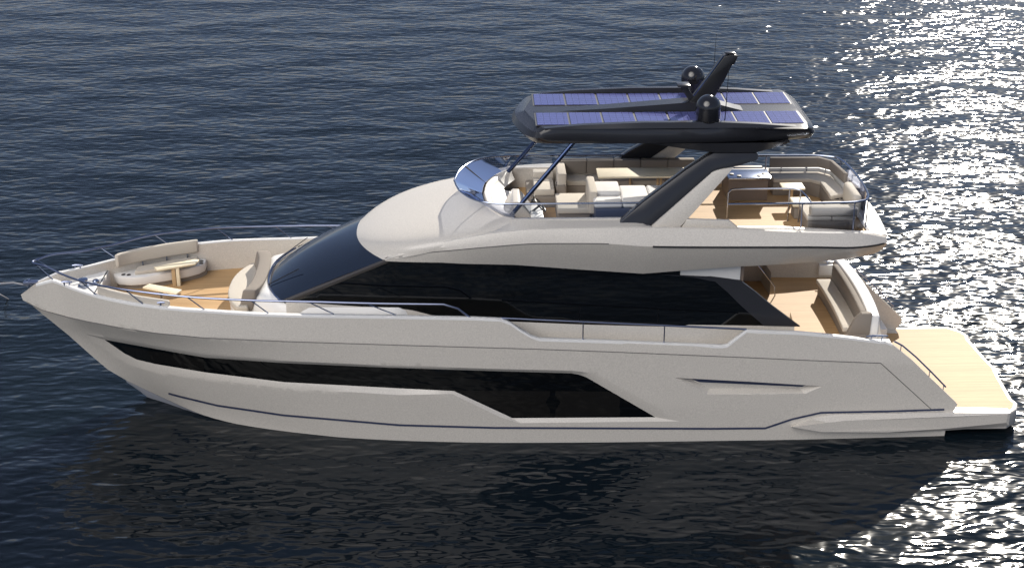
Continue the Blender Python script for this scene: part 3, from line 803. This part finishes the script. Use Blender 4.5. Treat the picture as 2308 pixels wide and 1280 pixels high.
for px, top_, yy in ((1633, 130, -.95), (1604, 70, 1.0)):
    q = P(px, 282 if yy < 0 else 215, y=yy); MB().tube([(q[0], yy, ZT), (q[0]+.03, yy, ZT+1.55)], [.012, .004], 6).build('whip_antenna', M['black'], yacht)

# ------------------------------------------------------------------ swim platform
ZP = .54
outl = [(9.2, -2.44)]+[(lambda q: (q[0], q[1]))(P(a, b, z=ZP)) for a, b in [(2139, 936), (2273, 934), (2293, 921), (2294, 908), (2282, 899), (2253, 849), (2221, 802)]]
cx_ = [(12.5, 0.0)]
near_half = outl
far_half = [(x, -y) for x, y in reversed(outl)]
MID = P(2221, 802, z=ZP)
pts = [p for p in near_half if p[1] < -.05]+[(p[0]+.0, p[1]) for p in cx_]+[p for p in far_half if p[1] > .05]
def slab(poly, z0, z1): return MB().prism([(x, y, z0) for x, y in poly], (0, 0, z1-z0))
def shrink(poly, d):
    out = []
    n = len(poly)
    for i in range(n):
        a, b, c = (np.array(poly[j % n]) for j in (i-1, i, i+1))
        d1 = (b-a)/max(1e-6, np.linalg.norm(b-a)); d2 = (c-b)/max(1e-6, np.linalg.norm(c-b))
        nn = np.array([-d1[1]-d2[1], d1[0]+d2[0]]); nn /= max(1e-6, np.linalg.norm(nn)); k = max(.5, float(np.dot(nn, np.array([-d1[1], d1[0]]))))
        out.append(tuple(b+nn*d/k))
    return out
plat = slab(pts, ZP-.40, ZP).build('swim_platform', M['gel'], yacht, bev=.035, seg=3, bev_angle=45)
tk = shrink(pts, .10)
brd = shrink(pts, .045)
slab(brd, ZP-.02, ZP+.004).build('platform_border', M['white'], plat, smooth=0)
slab(tk, ZP-.01, ZP+.008).build('platform_teak', M['teak'], plat, smooth=0)
# side sponsons running forward from the platform
for s in (-1, 1):
    yo = -2.80; sp = [(P(a, b, y=yo)[0], P(a, b, y=yo)[2]) for a, b in [(1786, 962), (1850, 973), (2000, 974), (2140, 973), (2275, 963), (2279, 944), (2135, 944), (1905, 948), (1866, 952)]]
    n = len(sp); m_ = MB()
    outer_r = [(x, float(np.interp(x, [10.2, 10.6], [yo, -2.57])), z) for x, z in sp]
    top_in = [(P(a, b, y=-2.64)[0], P(a, b, y=-2.64)[2]) for a, b in [(1784, 962), (1850, 973), (2000, 975), (2140, 974), (2277, 964), (2281, 935), (2135, 932), (1873, 934), (1830, 944)]]
    inner_r = [(x, float(np.interp(x, [10.2, 10.6], [-2.64, -2.53])), z) for x, z in top_in]
    back_r = [(x, -2.30, z) for x, z in top_in]
    m_.grid([outer_r, inner_r, back_r], closed=True); m_.f.append(tuple(range(n)))
    if s > 0: m_.v = [(x, -y*.905, z-.13) for x, y, z in m_.v]
    m_.build('sponson', M['gel'], plat, smooth=20)

# transom, cap and steps
def tcurve(y, x0, bul): return x0+bul*(1-(y/2.0)**2)
ysq = np.linspace(-1.78, 1.78, 21)
cap = MB().band([(tcurve(y, 8.50, .12), y) for y in ysq], [(tcurve(y, 8.78, .16), y) for y in ysq], 2.05, 2.88).build('transom_cap', M['white'], yacht, bev=.05, seg=3, bev_angle=50)
rows = [[(tcurve(y, 8.76, .16)+.75*t**1.2, y, 2.82-2.30*t) for y in ysq] for t in np.linspace(0, 1, 7)]
rows = [[(p[0], p[1]*.975, p[2]) for p in r] for r in rows]
tg = MB().grid(rows)
for k in (0, -1):
    tg.grid([[r[k] for r in rows], [(8.5, r[k][1], r[k][2]) for r in rows]])
tg.build('transom', M['gel'], yacht, smooth=45)
# stairs each side between transom and hull wing
for s in (-1, 1):
    stp = MB()
    for i in range(5):
        z1 = 2.1-.32*i; stp.box(8.70+.28*i, 9.02+.28*i, min(s*1.76, s*2.36), max(s*1.76, s*2.36), .3, z1)
    stp.build('stern_stairs', M['white'], yacht)
    # inner face of the wing
    wg = [(8.9, 2.44)]+WING[:7]+[(10.5, .5), (8.9, .5)]
    MB().prism([(x, s*(2.42 if x < 9 else 2.40), z-.01) for x, z in wg], (0, -s*.09, 0)).build('hull_wing', M['gel'], hull, smooth=0)
    r0 = [(9.05, s*2.33, 2.47), (9.25, s*2.33, 2.36), (9.6, s*2.33, 2.06), (10.05, s*2.33, 1.62), (10.42, s*2.33, 1.24)]
    hr = MB().tube(r0, .022, 8).build('stern_handrail', M['steel'], yacht)
    for k in (1, 3, 4):
        p = np.array(r0[k])*(.85)+np.array(r0[k-1])*.15; MB().tube([p, p-np.array([0, 0, .16])], .012, 6).build('rail_post', M['steel'], hr)
# cleats
def cleat(x, y, z, L=.34, m='steel'):
    c_ = MB(); c_.tube([(x-L*.5, y, z+.115), (x-L*.2, y, z+.125), (x+L*.2, y, z+.125), (x+L*.5, y, z+.115)], [.018, .027, .027, .018], 8)
    for d in (-.25, .25): c_.tube([(x+L*d*.8, y, z), (x+L*d*1.1, y, z+.12)], .018, 8)
    c_.build('cleat', M[m], yacht)
for s in (-1, 1):
    cleat(8.62, s*2.33, 2.50, .52); cleat(-8.12, s*1.90, 3.37, .30, 'bluesteel'); cleat(-10.72, s*.52, 3.32, .26, 'bluesteel')
    MB().box(8.28, 8.95, min(s*2.22, s*2.42), max(s*2.22, s*2.42), 2.2, 2.50).build('cleat_pad', M['white'], yacht, bev=.02)
# windlass and bow roller
MB().lathe([(.14, 0), (.14, .05), (.10, .07), (.085, .13), (.12, .17), (.12, .20), (0.001, .22)], (-10.45, -.10, 3.13), 20).build('windlass', M['steel'], yacht)
MB().lathe([(.09, 0), (.09, .06), (.06, .09), (0.001, .10)], (-10.2, .12, 3.13), 16).build('chain_stopper', M['steel'], yacht)
br = MB().box(-12.0, -11.45, .14, .30, 3.08, 3.16).build('bow_roller', M['bluesteel'], yacht, bev=.01)
sh = MB(); q = P(63, 642, y=.2)
sh.tube([(q[0], .18, q[2]-.04), (q[0]-.02, .18, q[2]+.12), (q[0]+.03, .18, q[2]+.16)], .022, 7); sh.tube([(q[0]+.05, .26, q[2]-.04), (q[0]+.04, .26, q[2]+.14)], .02, 7)
sh.build('shackle', M['steel'], br)

# ------------------------------------------------------------------ bow rail
near_top = [(78, 590), (100, 600), (150, 622), (200, 638), (282, 653), (421, 669), (565, 677), (694, 680), (850, 684), (1000, 686)]
foot = [(118, 634), (215, 668), (321, 689), (460, 702), (604, 710), (752, 712), (892, 714), (1062, 718)]
RB = smooth_tab([(-11.75, .06), (-11.5, .22), (-11.0, .52), (-10.3, 1.0), (-9.6, 1.42), (-8.8, 1.82), (-7.9, 2.08), (-7.1, 2.22), (-5.6, 2.36), (-4, 2.42), (-2, 2.46), (0, 2.5)])
RZ = lerp_tab([(-11.75, 3.72), (-9, 3.86), (-7, 3.83), (-4, 3.72), (-1.4, 3.60)])
def rail_pts(px):
    out = []
    for a, b in px:
        y = -.5
        for _ in range(60):
            q = P(a, b, y=y); y = .6*y-.4*RB(q[0])
        out.append(tuple(q))
    return out
nr_ = rail_pts(near_top[1:])
tip = P(78, 590, y=0)
nr_ = [(tip[0], -.10, float(tip[2]))]+nr_
end = P(1062, 718, y=-2.55)
rail_line = [tuple(p) for p in spline(nr_, 6)]
nearl = rail_line+[(end[0]-.30, -2.51, end[2]+.24), (end[0], -2.54, end[2])]
full = list(reversed(flip(nearl)))+[(tip[0]-.05, 0, float(tip[2]))]+nearl
br_ = MB().tube(full, .026, 8).build('bow_rail', M['bluesteel'], yacht)
tops_px = [None, (178, 632), (282, 653), (421, 669), (565, 677), (694, 681), (812, 684)]
FXS = []
for i, f in enumerate(foot[:7]):
    x, z = hp(*f); yb = bxz(x, z)-.06
    fxp = np.array([x, -yb, z+.02])
    if i == 0: tp = np.array(nr_[0])+np.array([.02, 0, 0])
    else:
        tx = rail_pts([tops_px[i]])[0]; tp = min(rail_line, key=lambda p: abs(p[0]-tx[0]))
    for s in (1, -1):
        MB().tube([(fxp[0], s*fxp[1], fxp[2]), (tp[0], s*tp[1], tp[2])], .015, 6).build('stanchion', M['steel'], br_)
# side rail above the bulwark opening
g0 = (CUT[0][0], -bxz(*CUT[0])+.06, CUT[0][1]+.03); g1 = (CUT[-1][0], -bxz(*CUT[-1])+.06, CUT[-1][1]+.03)
for s in (1, -1):
    gr = MB().tube([(p[0], s*p[1], p[2]) for p in (g0, tuple((np.array(g0)+np.array(g1))/2), g1)], .024, 8).build('gate_rail', M['bluesteel'], yacht)
    for a, b in ((1314, 768), (1497, 776)):
        x, z = hp(a, b); t = (x-g0[0])/(g1[0]-g0[0]); zt = g0[2]+(g1[2]-g0[2])*t
        MB().tube([(x, -s*(bxz(x, z)-.06), z), (x, -s*(bxz(x, z)-.06), zt)], .016, 6).build('gate_post', M['bluesteel'], gr)

# flybridge aft rail
zr = 5.74
ar = [(5.0, -1.72, zr), (7.6, -1.70, zr), (8.1, -1.60, zr), (8.32, -1.42, zr), (8.42, -.9, zr), (8.46, 0, zr), (8.42, .9, zr), (8.32, 1.42, zr), (8.1, 1.60, zr), (7.6, 1.70, zr), (6.2, 1.72, zr), (5.2, 1.72, zr)]
arr = MB().tube([tuple(p) for p in spline(ar, 5)], .027, 8).build('flybridge_rail', M['steel'], yacht)
for x, y in ((6.72, -1.75), (7.95, -1.70), (8.35, -1.35), (8.47, 0), (8.35, 1.35), (7.6, 1.74), (6.55, 1.75)):
    MB().tube([(x, y*1.03, 5.0), (x, y, zr)], .018, 6).build('rail_post', M['bluesteel'], arr)
gp = [(6.9, -1.68, zr-.02), (7.6, -1.67, zr-.02), (8.1, -1.57, zr-.02), (8.30, -1.38, zr-.02), (8.40, -.9, zr-.02), (8.44, 0, zr-.02), (8.40, .9, zr-.02)]
MB().grid([[tuple(p) for p in spline(gp, 4)], [(p[0], p[1], 5.02) for p in spline(gp, 4)]]).build('rail_glass', M['clear'], arr, smooth=60)
ir = [(5.16, -.80, 4.95), (5.16, -.80, 5.66), (5.22, -.80, 5.75), (5.32, -.80, 5.77), (6.7, -.80, 5.77), (6.86, -.86, 5.75), (6.92, -1.2, 5.74), (6.94, -1.66, 5.74)]
inr = MB().tube(ir, .022, 8).build('stair_guard', M['steel'], yacht)
for x, y in ((6.62, -.80), (6.86, -.90)): MB().tube([(x, y, 4.95), (x, y, 5.77)], .018, 6).build('guard_post', M['steel'], inr)
# cockpit stair rail
MB().tube([tuple(P(a, b, y=1.2)) for a, b in [(1690, 575), (1709, 599), (1746, 646), (1747, 678)]], .016, 6).build('cockpit_handrail', M['steel'], yacht)

# ------------------------------------------------------------------ furniture (each its own thing)
def bowsofa(s):
    nm = 'far' if s > 0 else 'near'
    lab = ('curved beige bow sofa on the teak foredeck against the far bulwark, facing the camera' if s > 0 else 'curved bow sofa seen from its grey back, behind the near bow rail')
    t = thing('bow_sofa', lab, 'sofa', (-8.9, s*1.2, DECK_F), 'bow sofas')
    def L(p): return [(x+8.9, s*(y-1.2)) for x, y in p]
    def z(v): return v-DECK_F
    base_i = [(-10.0, .98), (-9.82, .80), (-9.5, .74), (-9.2, .78), (-8.7, .98), (-8.2, 1.22), (-7.92, 1.42), (-7.80, 1.62)]
    base_o = [(-9.97, 1.02), (-9.8, 1.10), (-9.5, 1.28), (-9.2, 1.42), (-8.7, 1.66), (-8.2, 1.83), (-7.92, 1.92), (-7.80, 1.92)]
    kick_i = [(x+.02, y+.08) for x, y in base_i]
    MB().band(L(kick_i), L(base_o), z(2.65), z(2.78)).build('plinth', M['taupe'], t)
    bs = MB().band(L(base_i), L(base_o), z(2.77), z(3.0)).build('base', M['white'], t, bev=.025, bev_angle=50)
    si = [(-9.42, .86), (-9.2, .92), (-8.7, 1.10), (-8.2, 1.33), (-7.98, 1.46)]; so = [(-9.42, 1.20), (-9.2, 1.32), (-8.7, 1.58), (-8.2, 1.76), (-7.98, 1.84)]
    MB().band(L(si), L(so), z(3.0), z(3.11)).build('seat_cushion', M['fabric'], t, bev=.03, bev_angle=50)
    bi = [(-9.80, .86), (-9.72, 1.0), (-9.5, 1.16), (-9.2, 1.33), (-8.7, 1.58), (-8.2, 1.76), (-7.98, 1.84)]
    bo = [(-9.90, .92), (-9.82, 1.08), (-9.58, 1.27), (-9.26, 1.44), (-8.74, 1.70), (-8.22, 1.88), (-7.98, 1.96)]
    MB().band(L(bi), L(bo), z(3.20), z(3.54)).build('backrest', M['fabric'], t, bev=.04, seg=3, bev_angle=50)
    for x, y in ((-9.3, 1.32), (-8.75, 1.60), (-8.25, 1.78)):
        MB().tube([(x+8.9, s*(y-1.2), z(3.0)), (x+8.9, s*(y-1.2), z(3.24))], .018, 6).build('back_support', M['steel'], t)
    for x, y in ((-9.72, .92), (-9.58, .90), (-7.88, 1.60), (-7.90, 1.74)):
        MB().lathe([(.055, 0), (.055, .006), (.001, .007)], (x+8.9, s*(y-1.2), z(3.001)), 14).build('cup_holder', M['black'], bs)
bowsofa(1); bowsofa(-1)
def table(name, lab, cx, cy, zd, zt, pts, legr, group=None, two=True):
    t = thing(name, lab, 'table', (cx, cy, zd), group)
    MB().prism([(x-cx, y-cy, zt-.05-zd) for x, y in pts], (0, 0, .05)).build('tabletop', M['cream'], t, bev=.012)
    if two:
        MB().box(-.10, .00, -.05, .05, 0, zt-.05-zd).build('leg', M['wood'], t, bev=.01); MB().box(.012, .10, -.05, .05, 0, zt-.05-zd).build('leg', M['cream'], t, bev=.01)
    else:
        MB().tube([(-.0, 0, 0), (-.0, 0, zt-.05-zd)], legr, 10).build('leg', M['steel'], t)
table('bow_table', 'cream bow table on a wooden leg in front of the far bow sofa', -8.42, 1.0, DECK_F, 3.20, [(-8.95, .96), (-8.82, .74), (-7.93, 1.12), (-7.88, 1.40), (-8.0, 1.42)], .05, 'bow tables')
table('bow_table', 'lower cream bow table on a steel leg beside the near bow sofa', -8.52, -.35, DECK_F, 3.16, [(-8.99, -.22), (-8.86, -.02), (-8.0, -.40), (-8.08, -.66)], .045, 'bow tables', two=False)
# bow lounge in front of the windshield
t = thing('bow_lounge', 'curved beige sun lounge with backrest just ahead of the windshield', 'lounge', (-6.4, 0, DECK_F))
ys_ = np.linspace(-1.35, 1.35, 17)
fr_ = [(-6.90+.36*(abs(y)/1.35)**2.4+6.4, y) for y in ys_]; bk_ = [(-6.30+.02*abs(y)+6.4, y) for y in ys_]
MB().band([(x+.03, y) for x, y in fr_], bk_, 0, .30).build('base', M['white'], t, bev=.02, bev_angle=50)
MB().band(fr_, bk_, .30, .46).build('seat_cushion', M['fabric'], t, bev=.04, seg=3, bev_angle=50)
yb_ = np.linspace(-1.25, 1.25, 15)
bi_ = [(-6.36-.16*(abs(y)/1.25)**3+6.4, y) for y in yb_]; bo_ = [(-6.04-.16*(abs(y)/1.25)**3+6.4, y) for y in yb_]
bk = MB().band(bi_, bo_, .30, .84); bk.v = [(x+(.14 if z > .6 else 0), y, z) for x, y, z in bk.v]
bk.build('backrest', M['taupe'], t, bev=.04, seg=3, bev_angle=50)

# cockpit sofa
t = thing('cockpit_sofa', 'long taupe sofa against the white transom in the aft cockpit', 'sofa', (8.2, -.2, DECK_C))
ysf = np.linspace(-1.50, 1.45, 13)
def cs(x0): return [(x0+.05*(1-(y/1.6)**2)-8.2, y) for y in ysf]
MB().band(cs(8.02), cs(8.46), 0, .32).build('base', M['taupe'], t, bev=.02, bev_angle=50)
MB().band(cs(7.96), cs(8.40), .32, .44).build('seat_cushion', M['fabric'], t, bev=.03, seg=3, bev_angle=50)
MB().band(cs(8.34), cs(8.50), .40, .86).build('backrest', M['taupe'], t, bev=.05, seg=3, bev_angle=50)
MB().prism([(-.16, -1.62, .30), (.40, -1.62, .30), (.42, -1.62, .86), (.16, -1.62, .86), (.02, -1.62, .72)], (0, .15, 0)).build('armrest', M['taupe'], t, bev=.03, bev_angle=50)
MB().box(-.16, .38, -1.64, -1.5, 0, .32).build('end_panel', M['taupe'], t, bev=.02)

# flybridge furniture
def boxes(name, lab, cat, loc, parts, group=None):
    t = thing(name, lab, cat, loc, group)
    for nm, (x0, x1, y0, y1, z0, z1), m, bv in parts:
        n = max(1, round((x1-x0)/.75)) if nm in ('seat_cushion', 'backrest') and x1-x0 > 1.0 else 1      # long cushions come in pieces
        for k in range(n):
            a = x0+(x1-x0)*k/n+(.006 if k else 0); b = x0+(x1-x0)*(k+1)/n
            MB().box(a-loc[0], b-loc[0], y0-loc[1], y1-loc[1], z0-loc[2], z1-loc[2]).build(nm, M[m], t, bev=bv, seg=3)
    return t
boxes('flybridge_sofa', 'long taupe flybridge sofa under the hardtop along the far coaming', 'sofa', (2.6, 1.3, FLY), [
    ('base', (1.42, 4.7, .95, 1.72, FLY, 5.25), 'taupe', .01), ('seat_cushion', (1.45, 4.7, .95, 1.55, 5.25, 5.38), 'fabric', .03),
    ('backrest', (1.30, 4.7, 1.50, 1.70, 5.30, 5.72), 'taupe', .03), ('armrest', (1.20, 1.42, .62, 1.68, 5.05, 5.68), 'fabric', .03), ('end_panel', (1.16, 1.40, .55, .95, FLY, 5.40), 'taupe', .02)])
boxes('companion_seat', 'cream companion bench beside the helm on the far side', 'seat', (.85, 1.0, FLY), [
    ('base', (.45, 1.14, .25, 1.55, FLY, 5.22), 'taupe', .02), ('seat_cushion', (.62, 1.12, .35, 1.25, 5.22, 5.38), 'fabric', .03), ('backrest', (.62, 1.14, 1.28, 1.55, 5.22, 5.50), 'fabric', .03)])
boxes('helm_seat', 'beige double helm seat behind the steering wheel', 'seat', (1.4, -.4, FLY), [
    ('pedestal', (1.12, 1.9, -.75, .15, FLY, 5.2), 'taupe', .02), ('seat_cushion', (1.12, 1.92, -.85, .22, 5.2, 5.34), 'fabric', .03), ('backrest', (1.86, 2.06, -.9, .26, 5.2, 5.76), 'fabric', .05)])
boxes('flybridge_settee', 'pale settee turned outboard beside the near arch leg', 'sofa', (2.7, -.9, FLY), [
    ('base', (1.98, 3.9, -1.34, -.10, FLY, 5.50), 'navy', .02), ('backrest', (1.95, 3.95, -1.32, -.04, 5.50, 5.63), 'cushion', .06), ('headrest', (1.97, 2.62, -.75, .0, 5.60, 5.72), 'cushion', .05)])
tt = thing('dining_table', 'long cream flybridge dining table half in the hardtop shadow', 'table', (3.3, .75, FLY))
MB().box(-1.12, 1.25, -.30, .36, .66, .71).build('tabletop', M['cream'], tt, bev=.012)
for x in (-.3, .38, .46): MB().tube([(x, 0, 0), (x, 0, .66)], .03, 8).build('leg', M['wood'], tt)
bar = boxes('bar_unit', 'brown flybridge bar cabinet with a shiny blue-grey worktop', 'cabinet', (5.9, 1.0, FLY), [
    ('cabinet_body', (5.42, 6.40, .62, 1.55, FLY, 5.54), 'brown', .01), ('worktop', (5.38, 6.44, .45, 1.1, 5.54, 5.60), 'steel', .01)])
for x in (5.50, 5.66, 6.16, 6.30): MB().lathe([(.055, 0), (.055, .02), (.001, .022)], (x-5.9, (.58 if x in (5.66, 6.16) else .72)-1.0, 5.602-FLY), 12).build('knob', M['black'], bar)
# aft U sofa
t = thing('aft_sofa', 'U-shaped taupe sofa wrapping the stern of the flybridge', 'sofa', (7.6, 0, FLY))
def LL(p): return [(x-7.6, y) for x, y in p]
ii = [(6.6, .95), (7.5, .95), (7.72, .75), (7.74, .1), (7.74, -.3)]; oo = [(6.6, 1.62), (7.9, 1.60), (8.22, 1.30), (8.32, .1), (8.34, -.3)]
MB().band(LL(ii), LL(oo), .0, .33).build('base', M['taupe'], t, bev=.02, bev_angle=50)
MB().band(LL(ii), LL([(6.6, 1.50), (7.85, 1.48), (8.08, 1.25), (8.16, .1), (8.18, -.1)]), .33, .44).build('seat_cushion', M['fabric'], t, bev=.03, bev_angle=50)
b0 = [(6.6, 1.50), (7.8, 1.49), (8.05, 1.26), (8.18, .3)]; b1 = [(6.6, 1.60), (7.86, 1.59), (8.14, 1.31), (8.28, .3)]
MB().band(LL(b0), LL(b1), .54, .80).build('backrest', M['taupe'], t, bev=.03, bev_angle=50)
MB().band(LL([(6.6, 1.58), (7.85, 1.57), (8.12, 1.29), (8.22, .3)]), LL([(6.6, 1.64), (7.88, 1.63), (8.18, 1.33), (8.28, .3)]), .30, .50).build('back_ledge', M['white'], t, bev=.01, bev_angle=50)
for x, y in ((6.9, 1.55), (7.55, 1.55), (8.0, 1.42), (8.2, .8)): MB().tube([(x-7.6, y, .44), (x-7.6, y, .60)], .016, 6).build('back_support', M['steel'], t)
for x in (7.92, 8.06): MB().lathe([(.05, 0), (.05, .006), (.001, .007)], (x-7.6, -.22, .331), 12).build('cup_holder', M['black'], t)
boxes('stern_bench', 'pale bench with cushions at the near aft corner of the flybridge behind glass', 'bench', (7.5, -1.1, FLY), [
    ('base', (6.92, 8.05, -1.55, -.55, FLY, 5.24), 'taupe', .03), ('seat_cushion', (6.90, 8.06, -1.56, -.5, 5.24, 5.34), 'fabric', .03), ('backrest', (6.98, 8.10, -1.58, -1.30, 5.34, 5.56), 'fabric', .06), ('headrest', (8.0, 8.22, -1.35, -.32, 5.30, 5.78), 'fabric', .09)])
tt = thing('coffee_table', 'small square cream coffee table on a single post by the stern sofa', 'table', (6.93, .30, FLY))
MB().box(-.28, .28, -.22, .22, .45, .50).build('tabletop', M['cream'], tt, bev=.02)
MB().tube([(0, 0, 0), (0, 0, .45)], .035, 8).build('leg', M['wood'], tt)
boxes('pouf', 'cream padded stool beside the coffee table on the aft flybridge', 'stool', (7.0, -.5, FLY), [('base', (6.80, 7.18, -.68, -.30, FLY, 5.26), 'taupe', .02), ('seat_cushion', (6.74, 7.24, -.74, -.24, 5.26, 5.36), 'cream', .04)])

# ------------------------------------------------------------------ mooring lines off the bow
for (pts, lab) in (([(0, 639), (30, 637.5), (62, 643)], 'grey mooring line running level from the bow roller to the left edge'), ([(-5, 661), (15, 672), (36, 685)], 'second grey mooring line lying low beyond the bow tip at the left edge')):
    if pts[0][1] < 650:
        q = [tuple(P(a, b, y=.2)) for a, b in pts]
        q = [(q[0][0]-3, .2, q[0][2]-.3)]+q
    else:
        q = [tuple(P(a, b, z=.35-.3*i)) for i, (a, b) in enumerate(pts)]; q = [(q[0][0]-3, q[0][1], q[0][2]+.6)]+q
    o = MB().tube(q, .022, 7).build('mooring_line', M['rope']); o['label'] = lab; o['category'] = 'rope'; o['group'] = 'mooring lines'
